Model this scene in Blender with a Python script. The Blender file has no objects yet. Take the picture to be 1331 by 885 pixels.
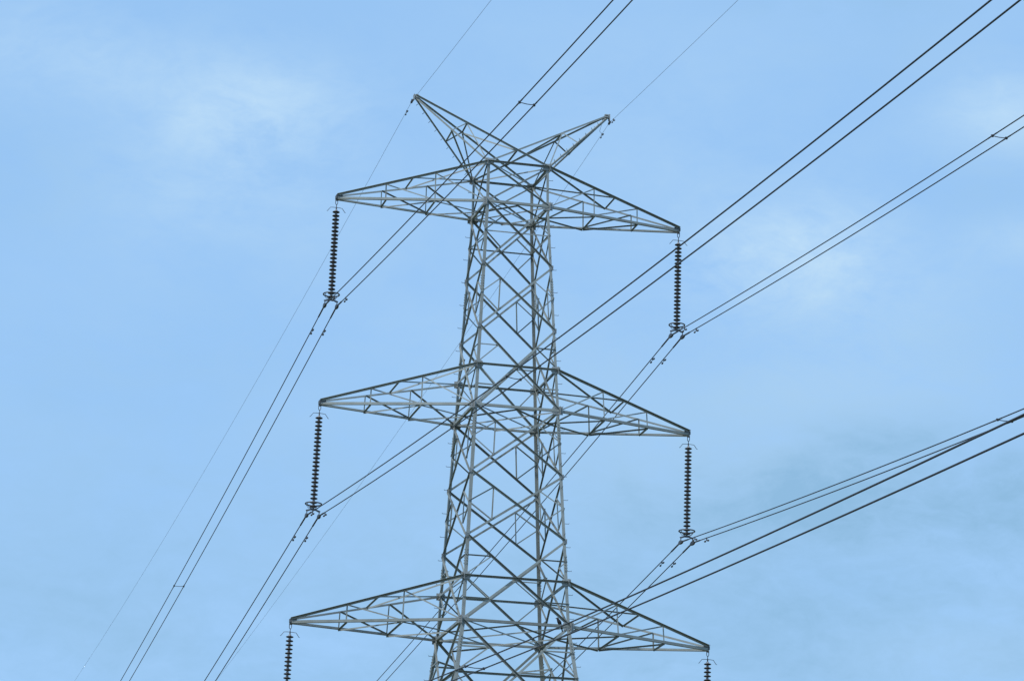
import bpy, math, random
from mathutils import Vector, Matrix
random.seed(7)
V = Vector
C = bpy.context.scene.collection
scn = bpy.context.scene
H0 = 39.30                      # height of the top arm's lower chords above the ground

# ------------------------------------------------------------------ camera
def cam_axes():
    yaw, pitch, roll = 0.248217, 0.286751, 0.017856
    cy, sy, cp, sp = math.cos(yaw), math.sin(yaw), math.cos(pitch), math.sin(pitch)
    F = V((sy*cp, cy*cp, sp)); R = V((cy, -sy, 0)); U = R.cross(F)
    cr, sr = math.cos(roll), math.sin(roll)
    return cr*R + sr*U, -sr*R + cr*U, F
CR, CU, CF = cam_axes()
cam = bpy.data.cameras.new('camera'); camo = bpy.data.objects.new('camera', cam); C.objects.link(camo)
m = Matrix((CR, CU, -CF)).transposed().to_4x4(); m.translation = V((-27.5213, -109.2056, H0 - 37.7041)); camo.matrix_world = m
cam.sensor_width = 36; cam.lens = 4540.09/1331*36; cam.clip_start = .1; cam.clip_end = 20000
scn.camera = camo
scn.view_settings.view_transform = 'Standard'; scn.view_settings.look = 'None'; scn.view_settings.gamma = 1
scn.view_settings.use_curve_mapping = False
scn.view_settings.exposure = 0.25

# ------------------------------------------------------------------ sun and sky
SUN_EL, SUN_AZ = math.radians(52), math.radians(235)        # azimuth clockwise from +Y
sd = V((math.sin(SUN_AZ)*math.cos(SUN_EL), math.cos(SUN_AZ)*math.cos(SUN_EL), math.sin(SUN_EL)))
sun = bpy.data.lights.new('sun', 'SUN'); sun.energy = 2.7; sun.angle = math.radians(4); sun.color = (1, .965, .91)
suno = bpy.data.objects.new('sun', sun); C.objects.link(suno); suno.rotation_euler = sd.to_track_quat('Z', 'Y').to_euler()
suno.location = (-60, -60, 120)

world = bpy.data.worlds.new('World'); scn.world = world; world.use_nodes = True
nt = world.node_tree; N = nt.nodes; L = nt.links
for n in list(N): N.remove(n)
def nd(tree, typ, **kw):
    n = tree.nodes.new(typ)
    for k, v in kw.items(): setattr(n, k, v)
    return n
def mth(tree, op, a, b=None, c=None, clamp=False):
    n = tree.nodes.new('ShaderNodeMath'); n.operation = op; n.use_clamp = clamp
    for i, x in enumerate((a, b, c)):
        if x is None: continue
        if isinstance(x, (int, float)): n.inputs[i].default_value = x
        else: tree.links.new(x, n.inputs[i])
    return n.outputs[0]
wo = nd(nt, 'ShaderNodeOutputWorld'); bg = nd(nt, 'ShaderNodeBackground'); bg.inputs[1].default_value = 0.14
sky = nd(nt, 'ShaderNodeTexSky', sky_type='NISHITA', sun_disc=False, sun_elevation=SUN_EL, sun_rotation=SUN_AZ,
         altitude=0, air_density=1.0, dust_density=0.6, ozone_density=2.0)
tc = nd(nt, 'ShaderNodeTexCoord')
def pix_dir(px, py):
    return (CF + CR*((px - 665.5)/4540.09) - CU*((py - 442.5)/4540.09)).normalized()
def noise(scale, detail, rough, dist=0.0, off=0):
    mp = nd(nt, 'ShaderNodeMapping'); mp.inputs['Location'].default_value = (off, off*.7, off*1.3)
    mp.inputs['Scale'].default_value = (1, 1, 1.9)
    L.new(tc.outputs['Generated'], mp.inputs[0])
    n = nd(nt, 'ShaderNodeTexNoise'); n.inputs['Scale'].default_value = scale; n.inputs['Detail'].default_value = detail
    n.inputs['Roughness'].default_value = rough; n.inputs['Distortion'].default_value = dist
    L.new(mp.outputs[0], n.inputs['Vector']); return n.outputs['Fac']
def dotp(vec):
    n = nd(nt, 'ShaderNodeVectorMath', operation='DOT_PRODUCT'); L.new(tc.outputs['Generated'], n.inputs[0])
    n.inputs[1].default_value = vec; return n.outputs['Value']
def bank(px, py, sx, sy):       # a soft cloud bank standing in one direction of the sky
    c = pix_dir(px, py); r = V((c.y, -c.x, 0)).normalized(); u = r.cross(c)
    a = mth(nt, 'MULTIPLY', mth(nt, 'SUBTRACT', dotp(r), r.dot(c)), 4540/sx)
    b = mth(nt, 'MULTIPLY', mth(nt, 'SUBTRACT', dotp(u), u.dot(c)), 4540/sy)
    q = mth(nt, 'ADD', mth(nt, 'MULTIPLY', a, a), mth(nt, 'MULTIPLY', b, b))
    q = mth(nt, 'ADD', q, mth(nt, 'MULTIPLY', mth(nt, 'GREATER_THAN', mth(nt, 'MULTIPLY', dotp(c), -1), 0), 50))
    return mth(nt, 'POWER', 2.718, mth(nt, 'MULTIPLY', q, -1))
n1 = noise(24, 10, .62, .5, 3.7); n2 = noise(110, 6, .65, .6, 9); n3 = noise(8, 6, .55, .3, 5)
tex = mth(nt, 'ADD', mth(nt, 'MULTIPLY', mth(nt, 'SUBTRACT', n1, .5), 3.8), mth(nt, 'MULTIPLY', mth(nt, 'SUBTRACT', n2, .5), 1.5))
def layer(banks, depth):
    tot = None
    for px, py, sx, sy, k in banks:
        b = mth(nt, 'MULTIPLY', bank(px, py, sx, sy), k)
        tot = b if tot is None else mth(nt, 'ADD', tot, b)
    cov = mth(nt, 'ADD', tot, mth(nt, 'MULTIPLY', tex, mth(nt, 'ADD', mth(nt, 'MULTIPLY', tot, .8), .10)))
    return mth(nt, 'MULTIPLY', mth(nt, 'MAXIMUM', cov, 0), depth, clamp=True)
lit = layer(((280, 220, 170, 105, .65), (345, 140, 115, 62, .9), (60, 60, 160, 60, .15), (120, 90, 180, 50, .3), (955, 335, 100, 62, .85), (1065, 322, 100, 68, 1.1), (1130, 390, 170, 70, .5), (840, 180, 200, 120, .2), (1305, 150, 90, 62, 1.0), (1320, 310, 70, 35, .5),
             (980, 600, 220, 90, .45), (1130, 500, 200, 50, .4), (1240, 850, 180, 60, .45), (660, 520, 420, 260, .22), (60, 40, 200, 60, .2)), .52)
lit = mth(nt, 'ADD', lit, mth(nt, 'MULTIPLY', mth(nt, 'SUBTRACT', n3, .42), .55), clamp=True)
drk = layer(((1240, 655, 240, 65, .7), (1040, 650, 240, 45, .4), (1090, 0, 150, 28, .45), (1300, 240, 90, 60, .3), (1180, 60, 150, 60, .2), (60, 230, 110, 70, .25), (1130, 575, 130, 30, .4), (700, 930, 1500, 380, .95), (1330, 700, 500, 260, .35), (1000, 760, 400, 60, .15)), .46)
def wmix(fac, a, col):
    n = nd(nt, 'ShaderNodeMix', data_type='RGBA'); L.new(fac, n.inputs[0]); L.new(a, n.inputs[6]); n.inputs[7].default_value = (*col, 1); return n.outputs[2]
CLOUD = (3.2, 4.5, 5.75); GREYC = (1.66, 3.02, 4.5)
base = wmix(mth(nt, 'ADD', 0.8, 0.0), sky.outputs[0], (2.03, 3.62, 5.80))   # thin high veil over the whole sky
w1 = wmix(lit, base, CLOUD); w2 = wmix(drk, w1, GREYC)
L.new(w2, bg.inputs[0]); L.new(bg.outputs[0], wo.inputs[0])

# ------------------------------------------------------------------ materials
def steel(name, col, rough=.55, metal=.35, var=.22, rust=.12, scale=3.0):
    m = bpy.data.materials.new(name); m.use_nodes = True; t = m.node_tree; b = t.nodes['Principled BSDF']
    tcn = nd(t, 'ShaderNodeTexCoord'); oi = nd(t, 'ShaderNodeObjectInfo')
    n = nd(t, 'ShaderNodeTexNoise'); n.inputs['Scale'].default_value = scale; n.inputs['Detail'].default_value = 6; n.inputs['Roughness'].default_value = .65
    t.links.new(tcn.outputs['Object'], n.inputs['Vector'])
    n2 = nd(t, 'ShaderNodeTexNoise'); n2.inputs['Scale'].default_value = scale*9; n2.inputs['Detail'].default_value = 3
    t.links.new(tcn.outputs['Object'], n2.inputs['Vector'])
    v = mth(t, 'ADD', mth(t, 'MULTIPLY', mth(t, 'SUBTRACT', oi.outputs['Random'], .5), var), 1)
    v = mth(t, 'ADD', v, mth(t, 'MULTIPLY', mth(t, 'SUBTRACT', n.outputs['Fac'], .5), .7))
    v = mth(t, 'ADD', v, mth(t, 'MULTIPLY', mth(t, 'SUBTRACT', n2.outputs['Fac'], .5), .35))
    vm = nd(t, 'ShaderNodeVectorMath', operation='SCALE'); vm.inputs[0].default_value = col; t.links.new(v, vm.inputs['Scale'])
    mx = nd(t, 'ShaderNodeMix', data_type='RGBA'); t.links.new(vm.outputs[0], mx.inputs[6]); mx.inputs[7].default_value = (.20, .11, .065, 1)
    n3 = nd(t, 'ShaderNodeTexNoise'); n3.inputs['Scale'].default_value = .9; n3.inputs['Detail'].default_value = 8; n3.inputs['Roughness'].default_value = .75
    t.links.new(tcn.outputs['Object'], n3.inputs['Vector'])
    t.links.new(mth(t, 'MULTIPLY', mth(t, 'SUBTRACT', n3.outputs['Fac'], .57), rust*22, clamp=True), mx.inputs[0])
    mn = [l for l in t.links if l.to_socket == mx.inputs[0]][0].from_node
    k = mth(t, 'MULTIPLY', mn.outputs[0], .55); t.links.new(k, mx.inputs[0])
    t.links.new(mx.outputs[2], b.inputs['Base Color']); b.inputs['Roughness'].default_value = rough; b.inputs['Metallic'].default_value = metal
    return m
def plain(name, col, rough=.5, metal=0., var=.15, scale=20):
    m = bpy.data.materials.new(name); m.use_nodes = True; t = m.node_tree; b = t.nodes['Principled BSDF']
    tcn = nd(t, 'ShaderNodeTexCoord'); n = nd(t, 'ShaderNodeTexNoise'); n.inputs['Scale'].default_value = scale; n.inputs['Detail'].default_value = 5
    t.links.new(tcn.outputs['Object'], n.inputs['Vector'])
    v = mth(t, 'ADD', mth(t, 'MULTIPLY', mth(t, 'SUBTRACT', n.outputs['Fac'], .5), var*2), 1)
    vm = nd(t, 'ShaderNodeVectorMath', operation='SCALE'); vm.inputs[0].default_value = col; t.links.new(v, vm.inputs['Scale'])
    t.links.new(vm.outputs[0], b.inputs['Base Color']); b.inputs['Roughness'].default_value = rough; b.inputs['Metallic'].default_value = metal
    return m
M = dict(
    steel=steel('weathered_galvanised_steel', (.258, .284, .270), metal=.3, rust=.13, var=.42),
    plate=steel('galvanised_plate', (.30, .325, .325)),
    bolt=steel('bolt_steel', (.10, .11, .115), rust=.02),
    porcelain=plain('dark_porcelain', (.050, .042, .042), .32),
    cap=plain('insulator_cap', (.24, .25, .27), .6, .2),
    fit=plain('aluminium_fitting', (.11, .115, .125), .5, .4),
    dark=plain('weathered_fitting', (.07, .072, .078), .55, .4),
    wire=plain('weathered_conductor', (.045, .046, .052), .6, .3),
    ewire=plain('ground_wire_steel', (.13, .15, .18), .6, .2),
    feather=plain('black_plumage', (.018, .018, .022), .6),
    beak=plain('dark_beak', (.05, .04, .03), .5),
    concrete=plain('concrete', (.34, .32, .29), .9, 0, .2, 4),
)

# ------------------------------------------------------------------ mesh helpers
class MB:
    def __init__(s): s.v = []; s.f = []; s.sm = []
    def add(s, vs, fs, smooth=False):
        k = len(s.v); s.v += [tuple(x) for x in vs]; s.f += [tuple(i + k for i in f) for f in fs]; s.sm += [smooth]*len(fs); return s
    def box(s, c, ax, ay, az):         # half-extent vectors
        c, ax, ay, az = V(c), V(ax), V(ay), V(az)
        vs = [c + i*ax + j*ay + k*az for i in (-1, 1) for j in (-1, 1) for k in (-1, 1)]
        return s.add(vs, [(0, 1, 3, 2), (4, 6, 7, 5), (0, 4, 5, 1), (2, 3, 7, 6), (0, 2, 6, 4), (1, 5, 7, 3)])
    def tube(s, pts, r, n=6, cap=True, smooth=True, closed=False):
        pts = [V(p) for p in pts]; rs = r if isinstance(r, (list, tuple)) else [r]*len(pts); vs = []; prev = None; m = len(pts)
        for i, p in enumerate(pts):
            if closed: d = (pts[(i+1) % m] - pts[i-1]).normalized()
            else: d = (pts[min(i+1, m-1)] - pts[max(i-1, 0)]).normalized()
            if prev is None:
                a = V((0, 0, 1)) if abs(d.z) < .9 else V((1, 0, 0)); u = d.cross(a).normalized()
            else: u = (prev - d*prev.dot(d)).normalized()
            prev = u; w = d.cross(u)
            vs += [p + rs[i]*(math.cos(2*math.pi*k/n)*u + math.sin(2*math.pi*k/n)*w) for k in range(n)]
        fs = []
        for i in range(m if closed else m-1):
            for k in range(n):
                j = (i+1) % m; fs.append((i*n+k, i*n+(k+1) % n, j*n+(k+1) % n, j*n+k))
        s.add(vs, fs, smooth)
        if cap and not closed:
            s.add(vs[:n], [tuple(range(n))[::-1]]); s.add(vs[-n:], [tuple(range(n))])
        return s
    def lathe(s, prof, O=V((0, 0, 0)), Z=V((0, 0, 1)), n=20):
        Z = Z.normalized(); a = V((1, 0, 0)) if abs(Z.x) < .9 else V((0, 1, 0)); X = (a - Z*a.dot(Z)).normalized(); Y = Z.cross(X); vs = []
        for r, z in prof: vs += [O + Z*z + X*(r*math.cos(2*math.pi*k/n)) + Y*(r*math.sin(2*math.pi*k/n)) for k in range(n)]
        fs = [(i*n+k, i*n+(k+1) % n, (i+1)*n+(k+1) % n, (i+1)*n+k) for i in range(len(prof)-1) for k in range(n)]
        return s.add(vs, fs, True)
    def ell(s, P, Q, f1, f2, a, t, a2=None):    # angle section: corner line P-Q, flanges a along f1, a2 along f2
        P, Q = V(P), V(Q); d = (Q - P).normalized(); a2 = a2 or a
        f1 = (f1 - d*f1.dot(d)).normalized(); f2 = (f2 - d*f2.dot(d)); f2 = (f2 - f1*f2.dot(f1)).normalized()
        pr = [(0, 0), (a, 0), (a, t), (t, t), (t, a2), (0, a2)]
        vs = [X + f1*x + f2*y for X in (P, Q) for x, y in pr]
        fs = [(i, (i+1) % 6, 6+(i+1) % 6, 6+i) for i in range(6)] + [(0, 1, 2, 3), (0, 3, 4, 5), (6, 9, 8, 7), (6, 11, 10, 9)]
        return s.add(vs, fs)
    def build(s, name, mat, parent=None, loc=None):
        me = bpy.data.meshes.new(name); me.from_pydata(s.v, [], s.f); me.update()
        me.polygons.foreach_set('use_smooth', s.sm)
        o = bpy.data.objects.new(name, me); C.objects.link(o); me.materials.append(M[mat] if isinstance(mat, str) else mat)
        if parent: o.parent = parent
        if loc: o.location = loc
        return o
import bmesh
def fix_normals(me):
    bm = bmesh.new(); bm.from_mesh(me); bmesh.ops.recalc_face_normals(bm, faces=bm.faces); bm.to_mesh(me); bm.free()
def tag(o, label, cat, group=None, kind=None):
    o['label'] = label; o['category'] = cat
    if group: o['group'] = group
    if kind: o['kind'] = kind
    return o
def empty(name, loc=(0, 0, 0)):
    o = bpy.data.objects.new(name, None); C.objects.link(o); o.location = loc; o.empty_display_size = .2; return o
def link_copy(o, parent=None):
    c = o.copy(); C.objects.link(c); c.parent = parent
    for ch in list(o.children): link_copy(ch, c)
    return c

# ------------------------------------------------------------------ ground
R_ = 6000
g = MB(); K = 60
import math as _m
vs = []; fs = []
for i in range(K+1):
    for j in range(K+1):
        u, v = (2*i/K-1), (2*j/K-1); x = R_*u*abs(u)**1.6; y = R_*v*abs(v)**1.6
        vs.append((x, y, -.02 + (.0 if abs(x)+abs(y) < 300 else 3*math.sin(x*.003)*math.cos(y*.0023)*min(1, (abs(x)+abs(y)-300)/800))))
for i in range(K):
    for j in range(K): a = i*(K+1)+j; fs.append((a, a+K+1, a+K+2, a+1))
g.add(vs, fs, True)
gm = bpy.data.materials.new('dry_grass_field'); gm.use_nodes = True; t = gm.node_tree; b = t.nodes['Principled BSDF']; b.inputs['Roughness'].default_value = .95
tcn = nd(t, 'ShaderNodeTexCoord'); na = nd(t, 'ShaderNodeTexNoise'); na.inputs['Scale'].default_value = .05; na.inputs['Detail'].default_value = 10
nb = nd(t, 'ShaderNodeTexNoise'); nb.inputs['Scale'].default_value = 3; nb.inputs['Detail'].default_value = 8
t.links.new(tcn.outputs['Object'], na.inputs['Vector']); t.links.new(tcn.outputs['Object'], nb.inputs['Vector'])
rp = nd(t, 'ShaderNodeValToRGB'); rp.color_ramp.elements[0].position = .38; rp.color_ramp.elements[0].color = (.045, .065, .02, 1)
rp.color_ramp.elements[1].position = .66; rp.color_ramp.elements[1].color = (.15, .125, .06, 1)
t.links.new(mth(t, 'ADD', mth(t, 'MULTIPLY', na.outputs['Fac'], .6), mth(t, 'MULTIPLY', nb.outputs['Fac'], .4)), rp.inputs[0]); t.links.new(rp.outputs[0], b.inputs['Base Color'])
go = g.build('ground', gm); go['kind'] = 'structure'; go['label'] = 'flat field of dry and green grass under the pylon'

# ------------------------------------------------------------------ the tower
tower = empty('lattice_tower', (0, 0, 0))
tag(tower, 'tall grey galvanised steel lattice pylon with three pairs of crossarms and two ground wire horns', 'pylon')
Z3 = -14.51
def W(z):
    if z > 0: return 1.0675 + .016*math.exp(-z*3)
    if z >= Z3: return 1.0835 + (1.8077 - 1.0835)*(z/Z3)
    return 1.8077 + (Z3 - z)*.135
SG = dict(a=(-1, 1), b=(-1, -1), c=(1, -1), d=(1, 1))
def nod(c, z): w = W(z); return V((SG[c][0]*w, SG[c][1]*w, H0 + z))
FACES = [('b', 'c', V((0, -1, 0))), ('d', 'a', V((0, 1, 0))), ('a', 'b', V((-1, 0, 0))), ('c', 'd', V((1, 0, 0)))]
ZG = -38.95
def jit(): return random.uniform(.001, .006)
def member(P, Q, n, s, t=.008, out=False, top=True, off=0., mb=None, name=None, parent=None, trim=0., mat='steel'):
    P, Q = V(P), V(Q); d = (Q - P).normalized(); P = P + d*trim; Q = Q - d*trim
    f = n.cross(d).normalized()
    if (f.z > 0) == top: f = -f
    nn = (n - d*n.dot(d)).normalized()
    sh = -f*(s/2) + nn*(off + jit())
    (mb or (mb2 := MB())).ell(P + sh, Q + sh, f, nn if out else -nn, s, t, s*1.1 if (out and top) else s)
    if mb is None: return mb2.build(name, mat, parent)
# legs: outer corner on the body edge, flanges along the two faces
for c in 'abcd':
    sx, sy = SG[c]; mb = MB()
    for z0, z1, s, t in ((1.50, 0, .085, .009), (0, -7.2, .092, .010), (-7.2, Z3, .102, .012), (Z3, ZG, .12, .014)):
        P, Q = nod(c, z0), nod(c, z1)
        mb.ell(P, Q, V((-sx, 0, 0)), V((0, -sy, 0)), s, t)
    for z in (-2.9, -7.9, -12.4, -15.3, -21, -27, -33):   # splice cover angles with bolt rows
        P, Q = nod(c, z+.28), nod(c, z-.28); o = V((sx, sy, 0))*.007
        mb.ell(P + o, Q + o, V((-sx, 0, 0)), V((0, -sy, 0)), .095, .010)
        for k in range(6):
            p = nod(c, z + .23 - k*.092)
            mb.box(p + V((-sx*.06, sy*.02, 0)), (.014, 0, 0), (0, .014, 0), (0, 0, .014))
            mb.box(p + V((sx*.02, -sy*.06, 0)), (.014, 0, 0), (0, .014, 0), (0, 0, .014))
    leg = mb.build('leg', 'steel', tower)
    if c in 'ac':
        k = 0; z = .95
        while z > -33:
            p = nod(c, z); q = V((sx, 0, 0)) if k % 2 == 0 else V((0, sy, 0)); r = V((0, -sy*.05, 0)) if k % 2 == 0 else V((-sx*.05, 0, 0))
            MB().tube([p + r - q*.02, p + r + q*.155, p + r + q*.16 + V((0, 0, .03))], .0085, 5).build('step_bolt', 'bolt', leg)
            k += 1; z -= .4
def lerp(a, b, t): return a + (b - a)*t
def xpanel(zt, zb, typ, s, ss):
    for fi, (c0, c1, n) in enumerate(FACES):
        A0, A1, B0, B1 = nod(c0, zt), nod(c1, zt), nod(c0, zb), nod(c1, zb)
        w0, w1 = W(zt), W(zb); tx = w0/(w0 + w1); zc = zt + (zb - zt)*tx; X = lerp(A0, B1, tx)
        # first diagonal outside the leg flange, second inside it
        inward = fi in (1, 3)
        flip = fi == 1
        oA, tA, oB, tB = ((True, True, False, False), (True, True, False, True), (True, False, True, True), (False, True, False, False))[fi]
        sz = s*(.92 if fi < 2 else .70)
        dA = member(A0, B1, n, sz, out=oA, top=tA, off=.012 if not flip else -.03, name='diagonal_brace', parent=tower, trim=.05)
        dB = member(A1, B0, n, sz, out=oB, top=tB, off=-.03 if not flip else .012, name='diagonal_brace', parent=tower, trim=.05)
        def st(P, Q, par, sz=ss): member(P, Q, n, sz, t=.006, out=random.random() < .4, top=random.random() < .6, off=-.014, name='strut', parent=par)
        UA, UB = lerp(A0, X, .5), lerp(A1, X, .5); LA, LB = lerp(B0, X, .5), lerp(B1, X, .5)   # half diagonals by leg side
        M0, M1 = nod(c0, zc), nod(c1, zc)
        if typ == 'A':
            member(M0, M1, n, ss, out=False, off=-.05, name='horizontal_brace', parent=tower)
            st(M0, UA, dA); st(M0, LA, dB); st(M1, UB, dB); st(M1, LB, dA)
        elif typ == 'B':
            for Mx, u, l, d1, d2 in ((M0, UA, LA, dA, dB), (M1, UB, LB, dB, dA)):
                st(Mx, u, d1); st(Mx, l, d2); st(u, l, d1)
        elif typ == 'C':
            for cc, u, l, d1, d2 in ((c0, UA, LA, dA, dB), (c1, UB, LB, dB, dA)):
                st(nod(cc, zc), u, d1); st(nod(cc, zc), l, d2)
                st(nod(cc, u.z - H0), u, d1); st(nod(cc, l.z - H0), l, d2)
        elif typ == 'D':
            member(M0, M1, n, ss*1.35, out=True, off=-.05, name='horizontal_brace', parent=tower)
            for cc, u, l, d1, d2 in ((c0, UA, LA, dA, dB), (c1, UB, LB, dB, dA)):
                st(nod(cc, u.z - H0), u, d1, ss); st(u, nod(cc, zc), d1, ss); st(l, nod(cc, zc), d2, ss); st(nod(cc, l.z - H0), l, d2, ss)
        MB().box(X + n*.004, n*.004, n.cross(V((0, 0, 1)))*.05, V((0, 0, .06))).build('bolt_plate', 'plate', dA)
    if typ == 'D':   # hip bracing between the half diagonals of neighbouring faces
        w0, w1 = W(zt), W(zb); tx = w0/(w0 + w1)
        mids = {}
        for (c0, c1, n) in FACES:
            X = lerp(nod(c0, zt), nod(c1, zb), tx)
            mids[c0 + c1] = (lerp(nod(c0, zt), X, .5), lerp(nod(c1, zt), X, .5))
        for i, j in (('bc', 'ab'), ('bc', 'cd'), ('da', 'ab'), ('da', 'cd')):
            sh = [x for x in i if x in j][0]
            P = mids[i][i.index(sh)]; Q = mids[j][j.index(sh)]
            member(P, Q, V((0, 0, 1)), ss, name='plan_brace', parent=tower)
panels = [(1.40, 0, '0', .055, .04), (0, -2.2, 'A', .070, .04), (-2.2, -4.43, 'B', .070, .038), (-4.43, -7.2, 'C', .074, .038),
          (-7.2, -9.48, 'B', .072, .040), (-9.48, -11.67, 'B', .074, .040), (-11.67, Z3, 'C', .080, .040),
          (Z3, -18.56, 'D', .085, .05), (-18.56, -23.4, 'D', .095, .055), (-23.4, -29.4, 'D', .115, .065), (-29.4, -38.6, 'D', .12, .07)]
for p in panels: xpanel(*p)

# rings at the arm levels, plan bracing, gusset plates
def ring(z, s, plan=None, bottom=True):
    for fi, (c0, c1, n) in enumerate(FACES):
        member(nod(c0, z), nod(c1, z), n, s, t=.010, out=(not bottom) and fi == 0, top=not bottom, off=.03, name='horizontal_brace', parent=tower)
    up = V((0, 0, 1)); mid = [lerp(nod(a, z), nod(b, z), .5) for a, b, _ in FACES]   # bc, da, ab, cd
    if plan:
        member(nod('a', z), nod('c', z), up, .045, off=-.02, name='plan_brace', parent=tower); member(nod('b', z), nod('d', z), up, .045, off=.03, name='plan_brace', parent=tower)
    if plan == 'full':
        for i, j in ((0, 2), (2, 1), (1, 3), (3, 0)): member(mid[i], mid[j], up, .045, out=False, off=-.06, name='plan_brace', parent=tower)
def gusset(c, z, hx, hz, faces='xy'):
    sx, sy = SG[c]; p = nod(c, z)
    for ax, U, Nn in (('y', V((-sx, 0, 0)), V((0, sy, 0))), ('x', V((0, -sy, 0)), V((sx, 0, 0)))):
        o = p + U*hx*.35 + Nn*.018; mb = MB(); k = hx*.30       # plate with clipped corners
        pr = [(-hx, -hz), (hx - k, -hz), (hx, -hz*.3), (hx, hz*.3), (hx - k, hz), (-hx, hz)]
        vs = [o + U*a + V((0, 0, b)) + Nn*q for q in (-.005, .005) for a, b in pr]; n = 6
        mb.add(vs, [tuple(range(n)), tuple(range(n, 2*n))[::-1]] + [(i, (i+1) % n, n+(i+1) % n, n+i) for i in range(n)])
        for a, b in ((-.75, .7), (-.75, .25), (-.75, -.25), (-.75, -.7), (.55, 0), (.2, .0), (.35, .6), (.1, .45), (.35, -.6), (.1, -.45)):
            mb.box(o + U*a*hx + V((0, 0, b*hz)) + Nn*.012, U*.013, Nn*.008, (0, 0, .013))
        mb.build('gusset_plate', 'plate', tower)
LV = [(0, 1.40, .066), (-7.2, -5.80, .066), (Z3, -13.05, .070)]
for zb, zt, s in LV:
    ring(zb, s+.018, 'full'); ring(zt, s, 'x' if zt > 0 else None, bottom=False)
    for c in 'abcd':
        gusset(c, zb, .19, .14); gusset(c, zt, .16, .12)
for z in (-2.2, -4.43, -9.48, -11.67, -18.56, -23.4, -29.4):
    for c in 'abcd': gusset(c, z, .065, .085)

# crossarms
TIPS = dict(L1=(-5.993, -.044), R1=(5.994, -.025), L2=(-6.333, -7.213), R2=(6.375, -7.218), L3=(-7.051, -14.587), R3=(7.066, -14.550))
lvl_name = {1: 'top', 2: 'middle', 3: 'lowest'}
for side in 'LR':
    for lv in (1, 2, 3):
        tx, tz = TIPS[side + str(lv)]; sx = -1 if side == 'L' else 1; T = V((tx, 0, H0 + tz))
        zb, zt, s = LV[lv-1]; cn, cf = ('b', 'a') if side == 'L' else ('c', 'd'); k = {1: 1, 2: 1.05, 3: 1.12}[lv]
        nB, nT, fB, fT = nod(cn, zb), nod(cn, zt), nod(cf, zb), nod(cf, zt)
        eB = {cn: T + V((0, -.07, -.03)), cf: T + V((0, .07, -.03))}; eT = {cn: T + V((0, -.06, .07)), cf: T + V((0, .06, .07))}
        Y = V((0, 1, 0)); up = V((0, 0, 1)); mb = MB()
        member(eB[cn], nB, -Y, .080*k, t=.010, out=False, top=False, off=.02, mb=mb)
        member(eB[cf], fB, Y, .080*k, t=.010, out=False, top=False, off=.02, mb=mb)
        member(eT[cn], nT, -Y, .072*k, t=.010, out=True, top=True, off=.02, mb=mb)
        member(eT[cf], fT, Y, .060*k, t=.010, out=True, top=True, off=.02, mb=mb)
        arm = mb.build('crossarm', 'steel', tower)
        arm['label'] = '%s %s crossarm' % ('left' if side == 'L' else 'right', lvl_name[lv])
        def on(e, r, t): return lerp(e, r, t)
        def br(P, Q, n, s=.05, **kw): member(P, Q, n, s*k*.82, t=.006, name='brace', parent=arm, **kw)
        bn = [on(eB[cn], nB, t) for t in (.325, .655)]; bf = [on(eB[cf], fB, t) for t in (.325, .655)]
        tn = [on(eT[cn], nT, t) for t in (.325, .655)]; tf = [on(eT[cf], fT, t) for t in (.325, .655)]
        for i in (0, 1):
            br(tn[i], bn[i], -Y, .045, off=-.02); br(tf[i], bf[i], Y, .045, off=-.02)
            br(bn[i], bf[i], up, .055, out=False, off=-.03)
        br(tn[0], bn[1], -Y, off=-.03); br(tn[1], nB, -Y, off=-.03); br(tf[0], bf[1], Y, .055, off=-.03); br(tf[1], fB, Y, .06, off=-.03)
        br(bf[0] if side == 'L' else bn[0], bn[1] if side == 'L' else bf[1], up, .055, off=-.05)
        md = lerp(nB, fB, .5)
        br(bn[1], md, up, .05, off=-.05); br(bf[1], md, up, .055, off=-.06)
        hn, hf = on(eT[cn], nT, .5), on(eT[cf], fT, .5)
        br(hn, hf, up, .05, off=.01); br(hn, fT, up, .05, off=.03); br(hf, nT, up, .06, off=-.02)
        # tip plates: two cheeks, end angle, hanger lug
        p = MB(); o = V((sx*.02, 0, 0))
        p.box(T + V((-sx*.07, -.095, .02)), (.11, 0, 0), (0, .006, 0), (0, 0, .062)); p.box(T + V((-sx*.07, .095, .02)), (.11, 0, 0), (0, .006, 0), (0, 0, .062))
        p.box(T + V((sx*.03, 0, .02)), (.006, 0, 0), (0, .088, 0), (0, 0, .062)); p.box(T + V((-sx*.0, 0, -.085)), (.045, 0, 0), (0, .008, 0), (0, 0, .035))
        for q in range(3):
            for r in (-.03, .05): p.box(T + V((-sx*(.0 + .06*q), -.106, r)), (.012, 0, 0), (0, .008, 0), (0, 0, .012))
        p.box(T + V((-sx*.12, -.02, .115)), (.015, 0, 0), (0, .01, 0), (0, 0, .03))
        p.build('tip_plate', 'bolt', arm)

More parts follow.
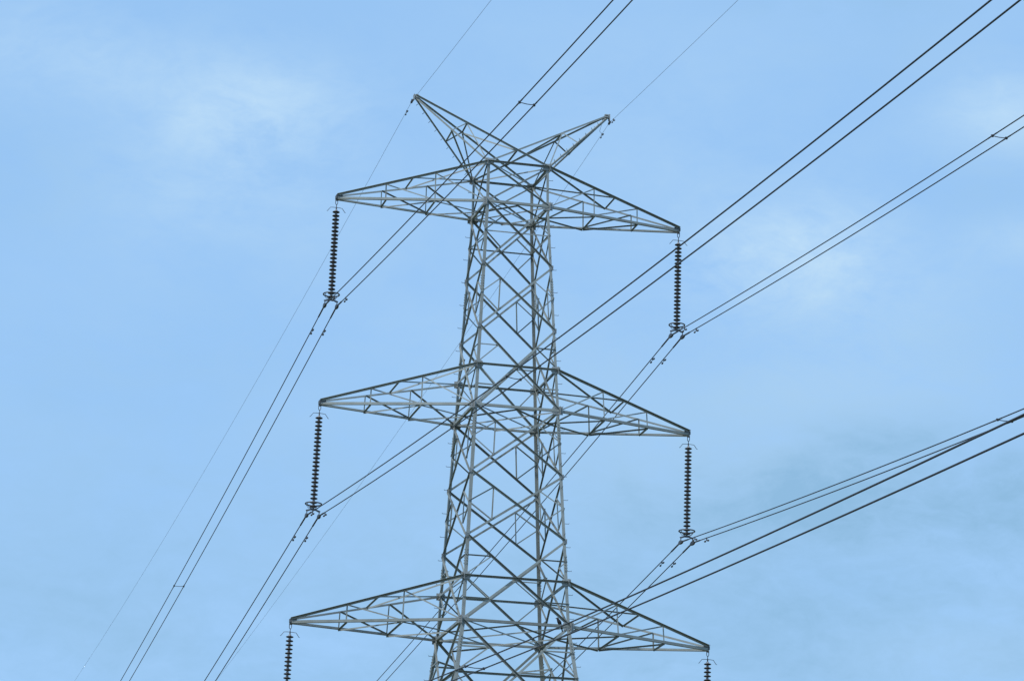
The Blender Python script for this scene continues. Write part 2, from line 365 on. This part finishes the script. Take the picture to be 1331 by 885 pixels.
# ground wire horns
PK = dict(L=(-3.389, 3.844), R=(3.425, 3.858))
up = V((0, 0, 1)); Y = V((0, 1, 0))
ztop = 1.40
for side in 'LR':
    px, pz = PK[side]; T = V((px, 0, H0 + pz)); sx = -1 if side == 'L' else 1
    sn, sf, on_, of_ = ('b', 'a', 'c', 'd') if side == 'L' else ('c', 'd', 'b', 'a')
    E = {sn: T + V((0, -.04, -.05)), sf: T + V((0, .04, -.05)), on_: T + V((0, -.04, .03)), of_: T + V((0, .04, .03))}
    mb = MB()
    member(E[sn], nod(sn, ztop), V((sx, -1, 0)).normalized(), .055, out=False, top=True, mb=mb); member(E[sf], nod(sf, ztop), V((sx, 1, 0)).normalized(), .045, out=False, top=True, mb=mb)
    member(E[on_], nod(on_, ztop), -Y, .058, out=(side == 'L'), top=True, mb=mb, off=.02 if side == 'L' else -.02); member(E[of_], nod(of_, ztop), Y, .055, out=False, top=True, mb=mb, off=.02 if side == 'L' else -.02)
    horn = mb.build('ground_wire_horn', 'steel', tower)
    def br(P, Q, n, s=.045, **kw): member(P, Q, n, s*.85, t=.006, name='brace', parent=horn, **kw)
    hs, hf = lerp(E[sn], nod(sn, ztop), .51), lerp(E[sf], nod(sf, ztop), .525)
    us, uf = lerp(E[on_], nod(on_, ztop), .385), lerp(E[of_], nod(of_, ztop), .395)
    xx = abs(px)/(abs(px) + W(ztop)); N0, F0 = lerp(E[on_], nod(on_, ztop), xx), lerp(E[of_], nod(of_, ztop), xx)
    br(hs, hf, up, .05); br(hs, us, -Y); br(hf, uf, Y); br(us, uf, up, .05)
    br(hs, nod(sf, ztop), V((sx, 0, 0)), .065, out=True); br(uf, nod(sf, ztop), Y); br(us, nod(sn, ztop), -Y, .045)
    if side == 'L': br(uf, N0, up, .06, out=False); br(N0, F0, up, .055); br(hf, uf, Y)
    else: br(us, F0, up, .055)
    p = MB()
    p.box(T + V((-sx*.03, 0, 0)), (.085, 0, 0), (0, .05, 0), (0, 0, .065)); p.box(T + V((sx*.05, 0, -.03)), (.012, 0, 0), (0, .09, 0), (0, 0, .10))
    for q in (-1, 1):
        for r in (-.04, .035): p.box(T + V((-sx*.06, q*.07, r)), (.05, 0, 0), (0, .02, 0), (0, 0, .02))
    p.box(T + V((-sx*.14, -.03, -.12)), (.03, 0, 0), (0, .03, 0), (0, 0, .03))
    p.build('tip_plate', 'plate', horn)
    # step bolts up the far lower chord on the left horn, both lower chords on the right
    for c in ((sf,) if side == 'L' else (sn, sf)):
        for q in range(9):
            P = lerp(E[c], nod(c, ztop), .06 + q*.105); dn = V((sx*.5, 0, -.5)) if side == 'L' else V((-.2, -.1, .6)); P = P + dn.normalized()*.03
            MB().tube([P, P + dn.normalized()*.085], .009, 5).build('step_bolt', 'bolt', horn)
for c in 'abcd':
    w = nod(c, ZG); sx, sy = SG[c]
    p = MB(); z0 = w.z; 
    for (r0, za, zb_) in ((.75, -.6, .0), (.42, -.0, .55)):
        p.box(V((w.x, w.y, (za + zb_)/2)), (r0, 0, 0), (0, r0, 0), (0, 0, (zb_ - za)/2))
    p.build('footing', 'concrete', tower)

# ------------------------------------------------------------------ conductors
STR = dict(L1=(-.0237, 3.8005), R1=(-.0143, 3.7758), L2=(-.0303, 3.8262), R2=(-.0153, 3.7587), L3=(-.0303, 3.79), R3=(-.0153, 3.79))
WP = {'L1n': (-.12227, .00031775, -.030566), 'L1f': (-.06494, .00025245, .023147), 'L2n': (-.12499, .000305, -.029669), 'L2f': (-.06608, .00025511, .023308),
      'L3n': (-.1191, .00024809, -.033799), 'L3f': (-.06376, .00025335, .022582), 'R1n': (-.1249, .00032385, -.02997), 'R1f': (-.06067, .00023391, .021628),
      'R2n': (-.12799, .00032378, -.029534), 'R2f': (-.06452, .00025119, .02266), 'R3n': (-.12584, .00033303, -.029821), 'R3f': (-.06376, .00025335, .022582)}
def wpt(A, nf, prm, s):
    a, c, th = prm; sg = -1 if nf == 'n' else 1
    return V((A.x + s*math.sin(th), A.y + sg*s*math.cos(th), A.z + a*s + c*s*s))
def span_pts(A, pn, pf, ln, lf):
    S = [0, .12, .4, 1, 2, 4] + [x for x in range(6, 400, 4)]
    n = [wpt(A, 'n', pn, s) for s in S if s <= ln][::-1]; f = [wpt(A, 'f', pf, s) for s in S[1:] if s <= lf]
    return n + f
def clampA(key, k):
    tx, tz = TIPS[key]; sw, sl = STR[key]; bs = .50 if key == 'L3' else .41
    return V((tx + sl*math.sin(sw) + k*bs/2, 0, H0 + tz - sl*math.cos(sw)))
SN = {'L': 'left', 'R': 'right'}
cond = {}
for key in ('L1', 'R1', 'L2', 'R2', 'L3', 'R3'):
    for k in (-1, 1):
        A = clampA(key, k)
        o = MB().tube(span_pts(A, WP[key+'n'], WP[key+'f'], 330, 250), .0168, 7).build('conductor_wire', 'wire')
        tag(o, 'dark twisted conductor clamped below the %s %s crossarm, %s wire of its pair' % (lvl_name[int(key[1])], SN[key[0]], 'left' if k < 0 else 'right'),
            'power line', 'twin conductor wires of the six phases')
        q = [wpt(A, 'n', WP[key+'n'], s) for s in (.9, .5, .13)] + [A + V((0, 0, .0))] + [wpt(A, 'f', WP[key+'f'], s) for s in (.13, .5, 1.15)]
        MB().tube(q, .027, 8).build('armor_rod', 'wire', o)
        cond[key, k] = A
EWP = dict(Ln=(-.10041, .00023551, -.030215), Lf=(-.0535, .00029232, .015829), Rn=(-.10372, .00022688, -.029083), Rf=(-.05771, .00022088, .019379))
EA = {}
for side in 'LR':
    px, pz = PK[side]; A = V((px + (-.12 if side == 'L' else .06), 0, H0 + pz - (.18 if side == 'L' else .22))); EA[side] = A
    o = MB().tube(span_pts(A, EWP[side+'n'], EWP[side+'f'], 330, 250), .0055, 6).build('ground_wire', 'ewire')
    tag(o, 'very thin ground wire running over the %s horn tip of the pylon' % SN[side], 'ground wire', 'thin ground wires on the horn tips')
    T = V((px, 0, H0 + pz)); c = empty('ground_wire_clamp', A)
    tag(c, 'small suspension clamp under the %s horn tip' % SN[side], 'clamp', 'ground wire clamps')
    MB().tube([T - A + V((-.02 if side == 'L' else .02, 0, -.07)), T - A + V((-.03 if side == 'L' else .03, 0, -.1)), V((.0, 0, .05))], .013, 6).build('link', 'fit', c)
    MB().box((0, 0, .0), (.03, 0, 0), (0, .09, -.012), (0, 0, .032)).box((0, 0, .05), (.014, 0, 0), (0, .03, 0), (0, 0, .03)).build('clamp_body', 'dark', c)
# bonding strap down from the right horn to its wire
T = V((PK['R'][0], 0, H0 + PK['R'][1])); P1 = wpt(EA['R'], 'f', EWP['Rf'], 1.0)
o = MB().tube([T + V((-.16, .02, -.05)), T + V((-.165, .25, -.28)), T + V((-.12, .6, -.34)), P1], .006, 5).build('bonding_strap', 'ewire')
tag(o, 'thin bonding wire hanging from the right horn tip to its ground wire', 'bonding wire')

# vibration dampers
def damper(A, nf, prm, s, label, sc=1.0, drop=.075, flip=1):
    P = wpt(A, nf, prm, s); Q = wpt(A, nf, prm, s + .1); d = (Q - P).normalized(); r = d.cross(up).normalized(); u = r.cross(d)
    e = empty('vibration_damper', P)
    MB().box(-u*drop*.5, d*.022*sc, r*.014, u*(drop*.5 + .02)).build('clamp', 'fit', e)
    pts = [(-d*.17*sc*1.0) - u*(drop + .022), -d*.08*sc - u*(drop + .004), -u*drop, d*.08*sc - u*(drop + .004), d*.17*sc - u*(drop + .022)]
    MB().tube(pts, .006, 6).build('messenger_cable', 'dark', e)
    for sg in (-1, 1):
        MB().lathe([(0, -.06*sc), (.022*sc, -.058*sc), (.031*sc, -.03*sc), (.031*sc, .035*sc), (.024*sc, .055*sc), (0, .058*sc)], O=sg*d*.185*sc - u*(drop + .026), Z=d*sg, n=10).build('weight', 'dark', e)
    tag(e, label, 'vibration damper', 'vibration dampers on the wires')
for key in ('L1', 'R1', 'L2', 'R2', 'L3', 'R3'):
    for k in (-1, 1):
        for nf, s in (('n', 1.2 if key == 'L2' else 1.75), ('f', 2.35)):
            damper(cond[key, k], nf, WP[key+nf], s, 'damper on the %s wire of the %s %s pair, %s its insulator' % (
                'left' if k < 0 else 'right', lvl_name[int(key[1])], SN[key[0]], 'upper right of' if nf == 'n' else 'lower left of'))
for side, nf, s in (('L', 'f', .85), ('R', 'n', .55), ('R', 'f', 1.0)):
    damper(EA[side], nf, EWP[side+nf], s, 'small damper on the ground wire %s the %s horn tip' % ('just above right of' if nf == 'n' else 'just below', SN[side]), .8, .05)

# spacers between the two wires of a pair
def spacer(key, nf, s, label, s2=None):
    P = wpt(cond[key, -1], nf, WP[key+nf], s); Q = wpt(cond[key, 1], nf, WP[key+nf], s2 or s); e = empty('spacer', (P + Q)/2); c = (P + Q)/2
    r = (Q - P).normalized(); d = (wpt(cond[key, -1], nf, WP[key+nf], s + .2) - P).normalized()
    MB().tube([P - c + r*.02, -up*.012, Q - c - r*.02], .011, 6).build('rod', 'dark', e)
    for X in (P, Q):
        MB().box(X - c, d*.035, r*.03, up*.03).tube([X - c - d*.32, X - c + d*.32], .020, 7).build('clamp', 'dark', e)
    tag(e, label, 'spacer', 'spacers holding wire pairs apart')
spacer('L1', 'n', 29.3, 'thin bar between two dark wires above the pylon top, from the top left arm', 29.18)
spacer('R1', 'n', 31.04, 'thin bar between two wires at the right edge, upper of the two there', 30.96)
spacer('L2', 'n', 29.9, 'thin bar between two wires crossing the pylon body by the middle crossarm', 29.66)
spacer('R2', 'n', 29.92, 'thin bar between two wires at the right edge, lower of the two there', 29.86)
spacer('L3', 'n', 29.94, 'thin bar between two wires crossing the pylon body near the bottom', 29.72)
spacer('L1', 'f', 35.74, 'thin bar between two wires at lower left, far from the pylon', 35.7)

# ------------------------------------------------------------------ insulator strings
def disc_mesh():
    mb = MB()
    mb.lathe([(0, .070), (.036, .070), (.045, .060), (.047, .022), (.062, .020), (.090, .012), (.117, .001), (.124, -.011), (.119, -.021), (.103, -.018), (.097, -.031),
              (.084, -.017), (.074, -.017), (.067, -.034), (.058, -.018), (.046, -.018), (.042, -.030), (.036, -.036), (.034, -.068), (0, -.068)], n=22)
    me_o = mb.build('insulator_disc', 'porcelain'); me = me_o.data; me.materials.append(M['cap'])
    for p in me.polygons:
        c = p.center
        if math.hypot(c.x, c.y) < .048 and (c.z > .021 or c.z < -.030): p.material_index = 1
    fix_normals(me); return me_o
proto = None
def make_string(key, label):
    global proto
    tx, tz = TIPS[key]; sw, sl = STR[key]
    e = empty('insulator_string', (tx, 0, H0 + tz)); e.rotation_euler = (0, -sw, 0)     # local -z runs down the string
    tag(e, label, 'insulator', 'suspension insulator strings under the crossarm tips')
    k = sl/3.79
    MB().tube([(-.035, 0, -.10), (-.037, 0, -.20), (-.02, 0, -.245), (.02, 0, -.245), (.037, 0, -.20), (.035, 0, -.10)], .012, 6).tube([(-.05, 0, -.10), (.05, 0, -.10)], .012, 6).build('shackle', 'fit', e)
    MB().tube([(0, 0, -.235), (0, 0, -.33)], .013, 6).tube([(0, 0, -.33), (0, 0, -.43)], .022, 8).build('link', 'fit', e)
    MB().tube([(-.32, 0, -.50), (-.30, 0, -.50), (-.20, 0, -.365), (-.1, 0, -.355), (.1, 0, -.355), (.20, 0, -.365), (.30, 0, -.50), (.325, 0, -.50)], .0095, 6).build('arcing_horn', 'fit', e)
    if proto is None: proto = disc_mesh(); first = True
    else: first = False
    for i in range(23):
        o = proto if (i == 0 and first) else proto.copy()
        if o is not proto: C.objects.link(o)
        o.parent = e; o.location = (0, 0, -(.505 + i*.1352)*k)
    zr = -3.40*k
    rg = MB().tube([(.265*math.cos(a), .265*math.sin(a), zr + .025*math.cos(a*1)*0 ) for a in [2*math.pi*i/36 for i in range(36)]], .024, 8, closed=True)
    for a in (.4, math.pi - .4, math.pi + .4, -.4): rg.tube([(.26*math.cos(a), .26*math.sin(a), zr), (.17*math.cos(a), .17*math.sin(a), zr - .13), (.05*math.cos(a), .03*math.sin(a), zr - .16)], .009, 6)
    rg.build('grading_ring', 'fit', e)
    bs = (.50 if key == 'L3' else .41)/2; zy = -3.60*k
    y = MB()
    y.tube([(0, 0, zy + .08), (0, 0, zy - .0)], .022, 8)
    prof = [(-bs - .04, -.02), (-bs - .03, -.055), (-bs + .03, -.06), (-.08, -.02), (.08, -.02), (bs - .03, -.06), (bs + .03, -.055), (bs + .04, -.02), (bs*.6, .02), (.06, .045), (-.06, .045), (-bs*.6, .02)]
    vs = [(x, yy, zy + z) for yy in (-.011, .011) for x, z in prof]; n = len(prof)
    y.add(vs, [tuple(range(n)), tuple(range(n, 2*n))[::-1]] + [(i, (i+1) % n, n+(i+1) % n, n+i) for i in range(n)])
    yo = y.build('yoke_plate', 'fit', e); fix_normals(yo.data)
    for s in (-1, 1):
        zc = -sl; c = MB()
        c.tube([(s*bs, 0, zy - .04), (s*bs, 0, zc + .03)], .016, 6)
        body = []
        for t, w, h in ((-.24, .022, .026), (-.13, .038, .052), (0, .042, .070), (.13, .038, .052), (.24, .022, .026)):
            zz = zc + (-.12*abs(t) if t < 0 else -.06*abs(t))
            body.append([(s*bs + a*w, t, zz + b*h) for a, b in ((-1, -1), (1, -1), (1, .8), (-1, .8))])
        vs = [p for r in body for p in r]; fs = [(i*4+j, i*4+(j+1) % 4, i*4+4+(j+1) % 4, i*4+4+j) for i in range(4) for j in range(4)] + [(3, 2, 1, 0), (16, 17, 18, 19)]
        c.add(vs, fs); co = c.build('suspension_clamp', 'dark', e); fix_normals(co.data)
    return e
make_string('L1', 'dark disc insulator string hanging from the top left crossarm tip')
make_string('R1', 'dark disc insulator string hanging from the top right crossarm tip')
make_string('L2', 'dark disc insulator string hanging from the middle left crossarm tip')
make_string('R2', 'dark disc insulator string hanging from the middle right crossarm tip')
make_string('L3', 'dark disc insulator string under the lowest left crossarm, cut by the photo edge')
make_string('R3', 'dark disc insulator string under the lowest right crossarm, cut by the photo edge')

# ------------------------------------------------------------------ the bird
bx = 1.43; B = V((bx, -1.8077 - .02, H0 + Z3 + .048))
bird = empty('bird', B); bird.scale = (1.2, 1.2, 1.2); tag(bird, 'small black bird perched on the lowest crossarm level beam, right of centre', 'bird')
body = MB(); rings = [((.10, .075, -.075), .004), ((.075, .06, -.025), .022), ((.055, .045, .01), .036), ((.025, .025, .05), .056), ((-.002, .008, .085), .052), ((-.022, .0, .116), .038),
                      ((-.033, -.002, .140), .034), ((-.042, -.003, .160), .034), ((-.050, -.003, .178), .022), ((-.053, -.003, .186), .003)]
body.tube([p for p, r in rings], [r for p, r in rings], 12)
bo = body.build('body', 'feather', bird)
MB().tube([(-.068, -.003, .160), (-.09, -.004, .155), (-.108, -.005, .147)], [.012, .008, .001], 8).build('beak', 'beak', bird)
tl = MB(); tl.add([(.050, .055, .0), (.075, .035, .0), (.150, .100, -.165), (.118, .128, -.168), (.056, .058, -.012), (.080, .038, -.012), (.152, .102, -.174), (.120, .130, -.176)],
                  [(0, 1, 2, 3), (7, 6, 5, 4), (0, 4, 5, 1), (1, 5, 6, 2), (2, 6, 7, 3), (3, 7, 4, 0)]); tl.build('tail', 'feather', bird)
for s in (-1, 1):
    wg = MB(); wg.tube([V((-.005, .008 - 0, .10)) + V((0, s*.035, 0)), V((.03, .03, .05)) + V((.0, s*.045, 0)), V((.075, .062, -.02)) + V((0, s*.028, 0)), V((.11, .085, -.085)) + V((0, s*.008, 0))], [.012, .026, .018, .003], 8).build('wing', 'feather', bird)
    MB().tube([(.012, s*.018, .03), (.0, s*.018, .0)], .005, 5).tube([(-.022, s*.018, .003), (.018, s*.018, .003)], .005, 5).build('foot', 'beak', bird)

bpy.context.view_layer.update()
for me in {o.data for o in C.objects if o.type == 'MESH' and o.name != 'ground'}: fix_normals(me)
